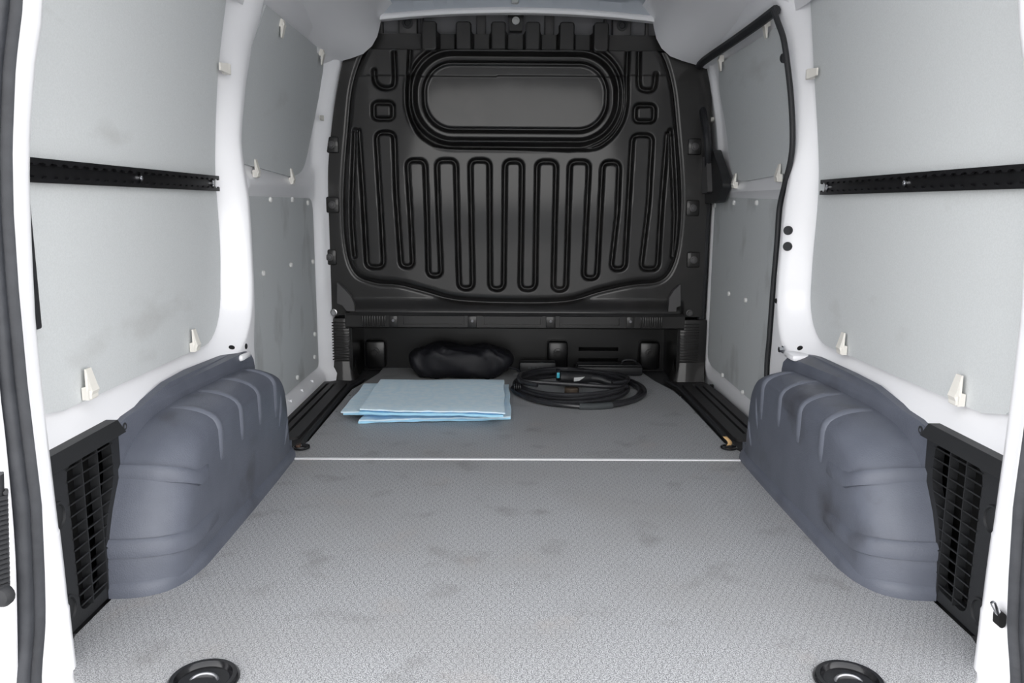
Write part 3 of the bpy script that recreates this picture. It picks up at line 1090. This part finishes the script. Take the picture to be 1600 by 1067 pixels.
for a, b_ in ((628, 725), (754, 847), (875, 970)):
    x0, x1 = lx(a), lx(b_)
    fr_ = [[(x0, .231), (x1, .231), (x1, .268), (x0, .268)], [(x0+.006, .236), (x1-.006, .236), (x1-.006, .262), (x0+.006, .262)]]
    MB().prism(fr_, lambda u, v, w: (u, w, v), 3.040, 3.054).build('moulded_frame', M['bulk'], bk)
for s in (-1, 1):
    # ribbed corner feet
    MB().box((s*.70, 3.13, .125), (.112, .05, .25), .006).build('corner_post', M['bulk'], bk)
    for k in range(14):
        MB().box((s*.688, 3.103, .232-k*.0112), (.072, .012, .0045), .0012).build('flute', M['bulk'], bk)
    rows = [[(s*x, y, z) for x, y in ((.745, 3.10), (.70, 3.098), (.66, 3.096), (.648, 3.10), (.64, 3.14))] for z, y0 in ((.076, 0),)]
    ft = []
    for z, o_ in ((.078, .0), (.05, .003), (.02, .010), (.004, .014)):
        ft.append([(s*.75, 3.105-o_, z), (s*.70, 3.102-o_, z), (s*(.652-o_*.5), 3.10-o_, z), (s*(.642-o_), 3.112-o_, z), (s*(.638-o_), 3.16, z)])
    MB().loft(ft).build('foot', M['bulk'], bk, sharp=60)
    g1 = P2([(530, 440), (541, 450), (551, 461), (556, 472), (557, 484), (545, 484), (538, 475), (530, 472)]) if s < 0 else P2([(1060, 443), (1050, 452), (1043, 463), (1041, 485), (1053, 485), (1054, 478), (1060, 476)])
    MB().prism([g1], lambda u, v, w: (u, w, v), 3.06, 3.085).build('gusset', M['bulklight'], bk)
    bolts = ((518, 226), (519, 320), (515, 402)) if s < 0 else ((1086, 229), (1083, 325), (1084, 406))
    for px, py in bolts:
        p = at(1, 3.09, px, py)
        q = MB().box((p[0], 3.098, p[2]), (.05, .016, .06), .006).build('bolt_pad', M['bulk'], bk)
        MB().lathe([(.014, 0), (.014, .004), (.009, .005), (.009, .011), (.006, .012), (0, .012)], Matrix.Translation((p[0], 3.09, p[2])) @ Matrix.Rotation(R(90), 4, 'X'), 16).build('bolt', M['bulklight'], q)
    # recess cheek walls
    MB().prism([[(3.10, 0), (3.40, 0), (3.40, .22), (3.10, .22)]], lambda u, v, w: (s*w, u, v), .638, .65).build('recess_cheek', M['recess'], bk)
p = at(1, 3.07, 520, 489)
b = MB().lathe([(.013, 0), (.013, .003), (.009, .004), (.008, .009), (0, .009)], Matrix.Translation((p[0], 3.09, p[2])) @ Matrix.Rotation(R(90), 4, 'X'), 16).build('bolt', M['steel'], bk)
b['label'] = 'bright steel bolt head'
p = at(1, 3.07, 1079, 490)
MB().lathe([(.013, 0), (.013, .003), (.009, .004), (.008, .009), (0, .009)], Matrix.Translation((p[0], 3.09, p[2])) @ Matrix.Rotation(R(90), 4, 'X'), 16).build('bolt', M['bulklight'], bk)
# back of the recess
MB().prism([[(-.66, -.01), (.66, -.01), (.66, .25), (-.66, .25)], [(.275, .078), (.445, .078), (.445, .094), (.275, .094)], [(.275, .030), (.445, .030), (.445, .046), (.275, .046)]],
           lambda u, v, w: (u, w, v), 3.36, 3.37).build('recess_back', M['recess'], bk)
for x in (-.585, .183, .571):
    q = MB().box((x, 3.335, .066), (.085, .06, .12), .012).build('bracket', M['recess'], bk)
    MB().lathe([(.02, 0), (.02, .004), (.011, .005), (.011, .014), (0, .014)], Matrix.Translation((x, 3.305, .078)) @ Matrix.Rotation(R(90), 4, 'X'), 16).build('bolt', M['bulk'], q)
# cross member over the bulkhead
MB().box((0, 3.2, 1.36), (1.3, .02, .22)).build('cross_member', M['cross'], bk)
for px in (597, 660, 752, 858, 945, 1010):
    x = at(1, 3.19, px, 36)[0]
    MB().box((x, 3.18, 1.36), (.035 if px in (752, 858) else .012, .03, .2), .004).build('stiffener', M['bulklight'], bk)
for px, py in ((637, 36), (972, 40)):
    p = at(1, 3.14, px, py)
    q = MB().box((p[0], 3.16, p[2]), (.07, .04, .09), .008).build('bracket', M['bulklight'], bk)
    MB().lathe([(.02, 0), (.02, .005), (.012, .006), (.010, .001), (0, .001)], Matrix.Translation((p[0], 3.14, p[2])) @ Matrix.Rotation(R(90), 4, 'X'), 18).build('grommet', M['rubber'], q)
p = at(1, 3.13, 806, 32)
q = MB().prism([[(p[0]-.022, p[2]-.035), (p[0]+.022, p[2]-.035), (p[0]+.034, p[2]+.05), (p[0]-.034, p[2]+.05)]], lambda u, v, w: (u, w, v), 3.135, 3.17).build('bracket', M['recess'], bk)
b = MB().lathe([(.014, 0), (.014, .005), (.008, .006), (.007, .002), (0, .002)], Matrix.Translation((p[0], 3.135, p[2])) @ Matrix.Rotation(R(90), 4, 'X'), 18).build('washer', M['label'], q)
b['label'] = 'cream washer'
p = at(2, 1.41, 805, 5)
o = MB().lathe([(.013, -.01), (.013, -.03), (.008, -.032), (.007, -.022), (0, -.022)], Matrix.Translation((p[0], p[1]-.02, 1.435)) , 18).build('roof_plug', M['label'])
tag(o, 'small pale round plug in the ceiling above the header bow', 'plug')

# ------------------------------------------------------------------ right door: seal, handle
sl = [(1210, 13), (1218, 35), (1227, 62), (1234, 110), (1239, 160), (1241, 215), (1238, 250), (1231, 285), (1222, 325), (1218, 380), (1212, 450), (1206, 530), (1202, 585)]
pts = []
for px, py in sl:
    z = at(0, .70, px, py)[2]
    x = .712-.05*max(0, (z-.65)/.6)**2
    q = at(0, x, px-(2.5 if py < 280 else 4), py); pts.append((q[0], q[1], q[2]))
pts.append((.712, 2.185, .02))
o = MB().tube([tuple(p) for p in catmull(pts, 5)], .0075, 10).build('door_seal', M['rubber'])
tag(o, 'black rubber seal curving down the front of the right pillar', 'seal', 'black seals of the sliding door')
hs = [(1212, 16), (1180, 40), (1140, 68), (1110, 88), (1095, 100)]
pts = [at(0, .672, *p) for p in hs]+[at(0, .70, *p) for p in ((1089, 112), (1092, 140), (1099, 180), (1106, 225))]+[at(0, .735, *p) for p in ((1106, 300), (1101, 400), (1095, 500), (1089, 575), (1090, 590))]
pp = [(q[0], q[1], q[2]) for q in pts]
o = MB().tube([tuple(p) for p in catmull(pp, 6)], .014, 10).build('door_seal', M['rubber'])
tag(o, 'black rubber seal over the top of the sliding door and down beside the bulkhead', 'seal', 'black seals of the sliding door')

ho = [(1105, 238), (1124, 234), (1129, 250), (1137, 272), (1140, 290), (1130, 316), (1110, 318), (1103, 300)]
hp = [at(0, .745, *p) for p in ho]
t = MB().prism([rounded([(q[1], q[2]) for q in hp], .015, 3)], lambda u, v, w: (.752-w, u, v), 0, .03).build('door_handle', M['vent'], doorR)
ho = [(1099, 246), (1108, 244), (1110, 300), (1100, 303)]
hp = [at(0, .715, *p) for p in ho]
MB().prism([rounded([(q[1], q[2]) for q in hp], .01, 3)], lambda u, v, w: (.735-w, u, v), 0, .03).build('lever', M['bulklight'], t)

# ------------------------------------------------------------------ plugs, holes, brackets on the pillars
def disc(px, py, s, xw, r, name, m, parent=None, depth=.004, prof=None):
    p = at(0, s*xw, px, py)
    prof = prof or [(r, -.01), (r, depth*.5), (r*.8, depth), (0, depth)]
    e = .003
    X_ = lambda y, z: float(Xq(y, z, s))
    n = Vector((-s, .5*(X_(p[1]+e, p[2])-X_(p[1]-e, p[2]))/e, .5*(X_(p[1], p[2]+e)-X_(p[1], p[2]-e))/e)) if parent is not doorR else Vector((-s, 0, 0))
    mt = Matrix.Translation(p) @ n.normalized().to_track_quat('Z', 'Y').to_matrix().to_4x4()
    return MB().lathe(prof, mt, 16).build(name, m, parent)


def on_wall(px, py, s):
    for x in np.arange(.62, .80, .0005):
        q = at(0, s*x, px, py)
        if float(Xq(q[1], q[2], s)) <= x: return x
    return .75


for px, py, txt in ((1232, 360, 'upper black rubber plug on the right pillar beside the door seal'), (1231, 385, 'lower black rubber plug on the right pillar beside the door seal')):
    x = on_wall(px, py, 1)
    o = disc(px, py, 1, x, .012, 'rubber_plug', M['rubber'], None, .01)
    tag(o, txt, 'plug', 'black rubber plugs')
x = on_wall(1231, 90, 1)
o = disc(1231, 90, 1, x, .013, 'door_buffer', M['rubber'], None, .018, [(.013, -.01), (.013, .012), (.011, .017), (.006, .02), (0, .02)])
tag(o, 'black rubber buffer knob high on the right pillar edge', 'buffer')
for px, py, s in ((398, 466, -1), (362, 543, -1), (384, 541, -1), (1213, 470, 1), (1250, 544, 1)):
    x = on_wall(px, py, s)
    disc(px, py, s, x, .0075, 'body_hole', M['void'], wallL if s < 0 else wallR, .0025)
for s, px in ((-1, (378, 396)), (1, (1218, 1243))):
    par = wallL if s < 0 else wallR
    q = at(0, s*.69, (px[0]+px[1])/2, 555)
    MB().box((s*.716, q[1], q[2]-.002), (.05, .07, .016), .006).build('bracket_ledge', M['paint'], par)
    if s > 0:
        d_ = MB().lathe([(.011, 0), (.011, .003), (.008, .004), (.008, .012), (0, .012)], side_m(s, .695, at(0, .695, 1224, 546)[1], at(0, .695, 1224, 546)[2]), 6).build('bolt', M['chrome'], par)
# hole in the right door's lower frame
disc(1110, 604, 1, .752, .009, 'body_hole', M['void'], doorR, .003)
# striker on the right rear pillar
t = thing('latch_striker', 'bent bright steel latch tab over an oval slot in the right rear pillar', 'latch', tuple(at(1, 1.12, 1553, 945)))
p = at(1, 1.10, 1557, 962)
ov = [(p[0]+.0055*cos(a), p[2]+.0065*sin(a)+(.005 if sin(a) > 0 else -.005)) for a in np.linspace(0, 2*pi, 20, endpoint=False)]
MB().prism([ov], lambda u, v, w: (u, w, v), 1.085, 1.10).build('slot', M['void'], t)
p = at(1, 1.10, 1552, 941)
MB().box((p[0]-.002, 1.09, p[2]-.004), (.008, .008, .024), .003, Matrix.Rotation(R(-30), 3, 'Y')).build('steel_tab', M['chrome'], t)
# black strip painted as the shade in the gap at the left board's rear edge
o = MB().box((-.762, 1.215, .63), (.01, .05, .27), .004).build('dark_gap', M['rubber']); tag(o, 'black strip painted as the shaded gap below the rail at the left rear pillar', 'dark gap')

# ------------------------------------------------------------------ rear opening, outside of the left seal
pe = [(-34, 250), (-26, 400), (-10, 600), (-1, 680), (7, 760), (13, 830), (17, 900), (19, 985), (20, 1060), (20, 1180)]
rows = []
for p in catmull(pe, 4):
    q = at(1, 1.01, *p); rows.append([(q[0]+.001, 1.020, q[2]), (q[0]+.002, 1.014, q[2]), (q[0]-.002, 1.01, q[2]), (q[0]-.03, 1.008, q[2]), (q[0]-.25, 1.008, q[2])])
ob = MB().loft(rows).build('trim_8', M['paint'], kind='structure')
pts = []
for k in range(120):
    u = k/119
    c = at(1, 1.0, -2+4*u, 770+150*u)
    pts.append((c[0]-.008+.017*cos(k*2*pi/6), 1.0+.017*sin(k*2*pi/6), c[2]))
t = thing('cable_conduit', 'black coiled cable conduit with end cap outside the left door seal', 'conduit', tuple(at(1, 1.0, 0, 850)))
MB().tube(pts, .0032, 6).build('coil', M['rubber'], t)
c0_, c1_ = at(1, 1.0, -2, 740), at(1, 1.0, 2, 915)
MB().tube([(c0_[0]-.008, 1.0, c0_[2]), (c1_[0]-.008, 1.0, c1_[2])], .013, 12).build('core', M['rubber'], t)
p = at(1, 1.0, 4, 915)
MB().lathe([(.016, 0), (.016, .006), (.012, .012), (.005, .014), (0, .014)], Matrix.Translation((p[0], 1.0, p[2]-.012)) @ Matrix.Rotation(R(90), 4, 'X'), 18).build('end_cap', M['rubber'], t)

# ------------------------------------------------------------------ floor lashing cups and rings
for s in (-1, 1):
    side = 'left' if s < 0 else 'right'
    x, y = s*.4745, 1.075
    t = thing('lashing_cup', 'round black recessed lashing cup in the rear %s of the grey floor' % side, 'lashing point', (x, y, 0), 'round lashing cups')
    MB().lathe([(.051, .0002), (.0505, .003), (.047, .0065), (.041, .0065), (.037, .003), (.034, -.003), (.0325, -.0045), (.029, -.003), (.027, -.006), (.024, -.011), (0, -.012)], Matrix.Translation((x, y, .0006)), 40).build('cup', M['blackgloss'], t)
    MB().tube([(x+.02*cos(a), y+.014*sin(a), -.002+.004*sin(a)) for a in np.linspace(0, 2*pi, 24, endpoint=False)], .003, 8, True).build('ring', M['steel'], t)
    MB().lathe([(.008, -.011), (.008, -.004), (.005, -.002), (0, -.002)], Matrix.Translation((x, y, 0)), 12).build('bolt', M['rust'], t)
for s, px, py in ((-1, 471, 697), (1, 1139, 697)):
    p = at(2, .008, px, py)
    t = thing('lashing_ring', ('black steel lashing ring on the floor in front of the left wheel arch' if s < 0 else 'black steel lashing ring with a torn tan tag in front of the right wheel arch'), 'lashing ring', (p[0], p[1], 0), 'flat lashing rings')
    MB().tube([(p[0]+.021*cos(a), p[1]+.021*sin(a), .0045) for a in np.linspace(0, 2*pi, 28, endpoint=False)], .0032, 8, True).build('ring', M['blackgloss'], t)
    MB().box((p[0]-s*-.012, p[1]+.012, .006), (.012, .018, .008), .002).build('staple', M['rust'] if s < 0 else M['blackgloss'], t)
    if s > 0:
        rows = []
        for k in range(7):
            u = k/6
            rows.append([(p[0]-.006+.008*sin(u*4)+w_*.009, p[1]-.002+.01*u+.003*cos(5*u), .006+.028*u) for w_ in (-.6, 0, .8)])
        q = MB().loft(rows).build('torn_tag', M['tag'], t); q['label'] = 'torn tan paper tag'
        sm = q.modifiers.new('th', 'SOLIDIFY'); sm.thickness = .0015

# ------------------------------------------------------------------ blue absorbent pads
def pad(corners, z0, layers, label, seed, seam=False, th=.0088):
    rnd = random.Random(seed)
    c = [np.array(q[:2]) for q in corners]     # back-left, back-right, front-right, front-left
    ce = sum(c)/4
    t = thing('absorbent_pad', label, 'absorbent pad', (ce[0], ce[1], z0), 'folded blue pads')
    nu, nv = 36, 20
    for L in range(layers):
        off = np.array([rnd.uniform(-.005, .005), rnd.uniform(-.005, .005)])
        ph = rnd.uniform(0, 6)
        top, bot = [], []
        for i in range(nu+1):
            for j in range(nv+1):
                u, v = i/nu, j/nv
                q = (c[0]*(1-u)+c[1]*u)*(1-v)+(c[3]*(1-u)+c[2]*u)*v+off
                ed = 0
                if j == nv: ed = .0022*sin(u*17+ph)+.002*sin(u*41+ph*2)
                if i == nu: q = q+np.array([.0018*sin(v*14+ph), 0])
                if i == 0: q = q+np.array([.002*sin(v*11+ph), 0])
                q = q+np.array([0, ed])
                z = z0+L*th+.0011*sin(u*9+ph+L)+.001*sin(v*7+ph*1.7)
                r = min(v, 1-v)
                fold = .0022*(1-min(1, r/.06)) if L == layers-1 else 0
                zz = z+th*.82-fold
                if seam and L == layers-1: zz += .0014*math.exp(-((v-.42)/.012)**2)
                zz += .0004*sin(u*150)*sin(v*90)
                top.append((q[0], q[1], zz)); bot.append((q[0], q[1], z+.0004))
        n = len(top); f = []
        idx = lambda i, j: i*(nv+1)+j
        for i in range(nu):
            for j in range(nv):
                f.append((idx(i, j), idx(i+1, j), idx(i+1, j+1), idx(i, j+1)))
                f.append((n+idx(i, j), n+idx(i, j+1), n+idx(i+1, j+1), n+idx(i+1, j)))
        for i in range(nu):
            for j in (0, nv): f.append((idx(i, j), idx(i+1, j), n+idx(i+1, j), n+idx(i, j)))
        for j in range(nv):
            for i in (0, nu): f.append((idx(i, j), idx(i, j+1), n+idx(i, j+1), n+idx(i, j)))
        mesh('sheet', top+bot, f, M['padedge'] if L == 0 and layers > 1 else M['pad'], t, sharp=60)


q = lambda z, *p: at(2, z, *p)
pad([q(.018, 640, 598), q(.018, 796, 599), q(.018, 800, 649), q(.016, 561, 655)], .0015, 2, 'lowest pale blue folded pad of the stack, its corner sticking out to the right', 1)
pad([q(.036, 572, 598), q(.036, 770, 602), q(.034, 775, 644), q(.036, 534, 642)], .0192, 2, 'middle pale blue folded pad whose corner sticks out to the left', 2)
pad([q(.054, 594, 592), q(.054, 787, 592), q(.052, 788, 644), q(.051, 562, 640)], .037, 2, 'topmost pale blue folded pad with a pressed seam across it', 3, True)

# ------------------------------------------------------------------ black cloth bag
t = thing('cloth_bag', 'crumpled black cloth bag lying between the blue pads and the bulkhead', 'bag', (-.215, 3.17, 0))
rows = []
nu, nv = 64, 28
rb_ = random.Random(4)
ph = [rb_.uniform(0, 6) for _ in range(12)]
for i in range(nv+1):
    lat = -pi/2+pi*i/nv
    row = []
    for j in range(nu):
        lo = 2*pi*j/nu
        cx, cy, cz = cos(lat)*cos(lo), cos(lat)*sin(lo), sin(lat)
        sg = lambda a, e: math.copysign(abs(a)**e, a)
        rx, ry, rz = .208, .085, .066
        n_ = 1+.06*sin(7*cx+3*cz+ph[0])+.05*sin(11*cx-6*cy+ph[1])+.04*sin(17*cx+9*cz+ph[2])+.03*sin(23*cx+13*cy+8*cz+ph[3])
        x = sg(cx, .6)*rx*(1+.03*sin(5*cz+ph[4])); y = sg(cy, .7)*ry*n_; z = sg(cz, .62)*rz*n_*(1.0-.28*max(0, cx)**1.5)
        z += .0035*sin(31*cx+9*cz+ph[5])*sin(13*cx-21*cz+ph[6])
        fold = .006*math.exp(-((cx+.45-.15*cz)/.05)**2)+.006*math.exp(-((cx-.25+.5*cz)/.05)**2)+.005*math.exp(-((cx-.6+.3*cz)/.06)**2)
        z += fold*max(0, cz+.3)
        row.append((-.215+x, 3.185+y, max(.002, .066+z)))
    rows.append(row)
MB().loft(rows, closed_u=True).build('cloth_body', M['bag'], t, sharp=None)
o_ = bpy.data.objects[[o.name for o in bpy.data.objects if o.name.startswith('cloth_body')][0]]
o_.data.polygons.foreach_set('use_smooth', [True]*len(o_.data.polygons))
MB().tube([tuple(p) for p in catmull([(-.03, 3.14, .05), (.01, 3.12, .045), (.03, 3.1, .03), (.05, 3.11, .008), (.02, 3.09, .006)], 6)], .005, 8).build('drawstring', M['bag'], t)

# ------------------------------------------------------------------ charging cable
t = thing('charging_cable', 'coiled black charging cable with plug, lying right of the blue pads', 'cable', (.23, 2.93, 0))
rc = random.Random(9)
pts = []
turns = 5
NL = 40
cx0, cy0 = .215, 2.935
spec = [(.24, .255, .025, -.01, .010), (.245, .255, .03, -.01, .010), (.218, .232, -.004, .004, .011), (.206, .222, -.008, .016, .024), (.204, .214, .002, .008, .032), (.198, .222, -.004, .010, .038)]
for L in range(turns):
    for k in range(NL):
        u = k/NL; a = 2*pi*u+pi*1.02
        A_, B_ = spec[L], spec[L+1]
        m_ = [A_[i_]*(1-u)+B_[i_]*u for i_ in range(5)]
        wob = 1+.02*sin(3*a+L*1.7)
        zz = m_[4]+.004*sin(2*a+L)
        pts.append((cx0+m_[2]+m_[0]*wob*cos(a), cy0+m_[3]+m_[1]*wob*sin(a), max(.0095, zz)))
pts += [(.03, 2.86, .05), (.08, 2.82, .05)]
MB().tube([tuple(p) for p in catmull(pts, 2)], .0085, 9).build('cable', M['cable'], t)
MB().tube([tuple(p) for p in catmull([(.36, 2.90, .04), (.41, 2.92, .042), (.43, 2.98, .04), (.40, 3.06, .038), (.30, 3.13, .036), (.17, 3.16, .034), (.06, 3.13, .03), (.02, 3.0, .05), (.025, 2.88, .052), (.10, 2.86, .05), (.24, 2.84, .046), (.35, 2.84, .04), (.41, 2.87, .034)], 6)], .0085, 9).build('cable', M['cable'], t)
# plug
px0 = at(1, 2.96, 874, 590)
pl_ = MB()
x0, z0 = px0[0], px0[2]
ax = Matrix.Translation((x0, 2.96, z0)) @ Matrix.Rotation(R(90), 4, 'Y')
pl_.lathe([(.0, .0), (.022, .0), (.027, .004), (.027, .032), (.025, .036), (.025, .085), (.021, .105), (.017, .12)], ax, 24)
pg = pl_.build('plug', M['plug'], t)
MB().lathe([(.010, -.012), (.0235, -.012), (.0235, .0), (.01, .0)], ax @ Matrix.Translation((-.012, 0, 0)), 20).build('pin_collar', M['plug'], pg)
MB().box((x0-.006, 2.938, z0+.014), (.011, .006, .020), .001).build('cyan_tab', M['cyan'], pg)
lb = [(x0+.053, z0-.009), (x0+.053, z0+.006), (x0+.094, z0+.009), (x0+.073, z0-.006)]
q_ = MB().prism([lb], lambda u, v, w: (u, w, v), 2.9335, 2.938).build('label', M['label'], pg); q_['label'] = 'pale sticker'
gp = catmull([(x0+.11, 2.96, z0), (x0+.15, 2.958, z0-.004), (x0+.19, 2.95, z0-.016), (x0+.225, 2.94, max(.02, z0-.03))], 8)
MB().tube([tuple(p) for p in gp], [.0175-.007*i_/(len(gp)-1) for i_ in range(len(gp))], 14).build('grip', M['plug'], pg)
for k in range(6):
    p = gp[10+2*k]; d_ = gp[min(11+2*k, len(gp)-1)]-gp[9+2*k]
    rot = Vector(d_).to_track_quat('Z', 'Y').to_matrix().to_4x4()
    r_ = .0180-.007*(10+2*k)/(len(gp)-1)
    MB().lathe([(r_-.003, -.003), (r_, -.002), (r_, .002), (r_-.003, .003)], Matrix.Translation(p) @ rot, 14).build('relief_ring', M['plug'], pg)
p = at(2, .0, 894, 622)
MB().lathe([(.0, .004), (.022, .004), (.026, .007), (.026, .030), (.023, .034), (0, .034)], Matrix.Translation((p[0], p[1]+.03, .0)), 24).build('dust_cap', M['brown'], t)
p = at(2, .012, 927, 634)
i0 = min(range(NL), key=lambda i_: abs(pts[i_][0]-p[0])+max(0, pts[i_][1]-2.8)*9)
MB().tube([pts[i_] for i_ in range(i0-1, i0+3)], .0125, 12).build('sleeve', M['sleeve'], t)
p = at(2, .05, 806, 598)
for k in range(4):
    MB().lathe([(.009, -.002), (.0135, -.001), (.0135, .001), (.009, .002)], Matrix.Translation((p[0]-.004+.007*k, 2.855, .035)) @ Matrix.Rotation(R(90), 4, 'Y'), 14).build('relief_ring', M['cable'], t)

# control box and flat case behind the cable
t = thing('control_box', 'flat black control box with pale print, behind the coiled cable', 'control box', (.09, 3.235, 0))
MB().box((.095, 3.235, .03), (.15, .06, .054), .008).build('case', M['plug'], t)
b = MB()
for k in range(4): b.box((.062+.017*k, 3.2045, .034), (.011, .002, .009), .0005)
b.box((.075, 3.2045, .018), (.03, .002, .003)); b.box((.108, 3.2045, .055), (.02, .002, .003))
q_ = b.build('print_marks', M['sleeve'], t)
t = thing('flat_case', 'low flat black case with a handle, behind the right half of the cable', 'case', (.40, 3.24, 0))
MB().box((.39, 3.24, .022), (.27, .075, .035), .006).build('body', M['plug'], t)
MB().box((.39, 3.24, .0435), (.26, .07, .008), .003).build('lid', M['plug'], t)
MB().tube([tuple(p) for p in catmull([(.44, 3.23, .045), (.45, 3.225, .064), (.49, 3.225, .064), (.505, 3.23, .045)], 5)], .005, 8).build('handle', M['plug'], t)
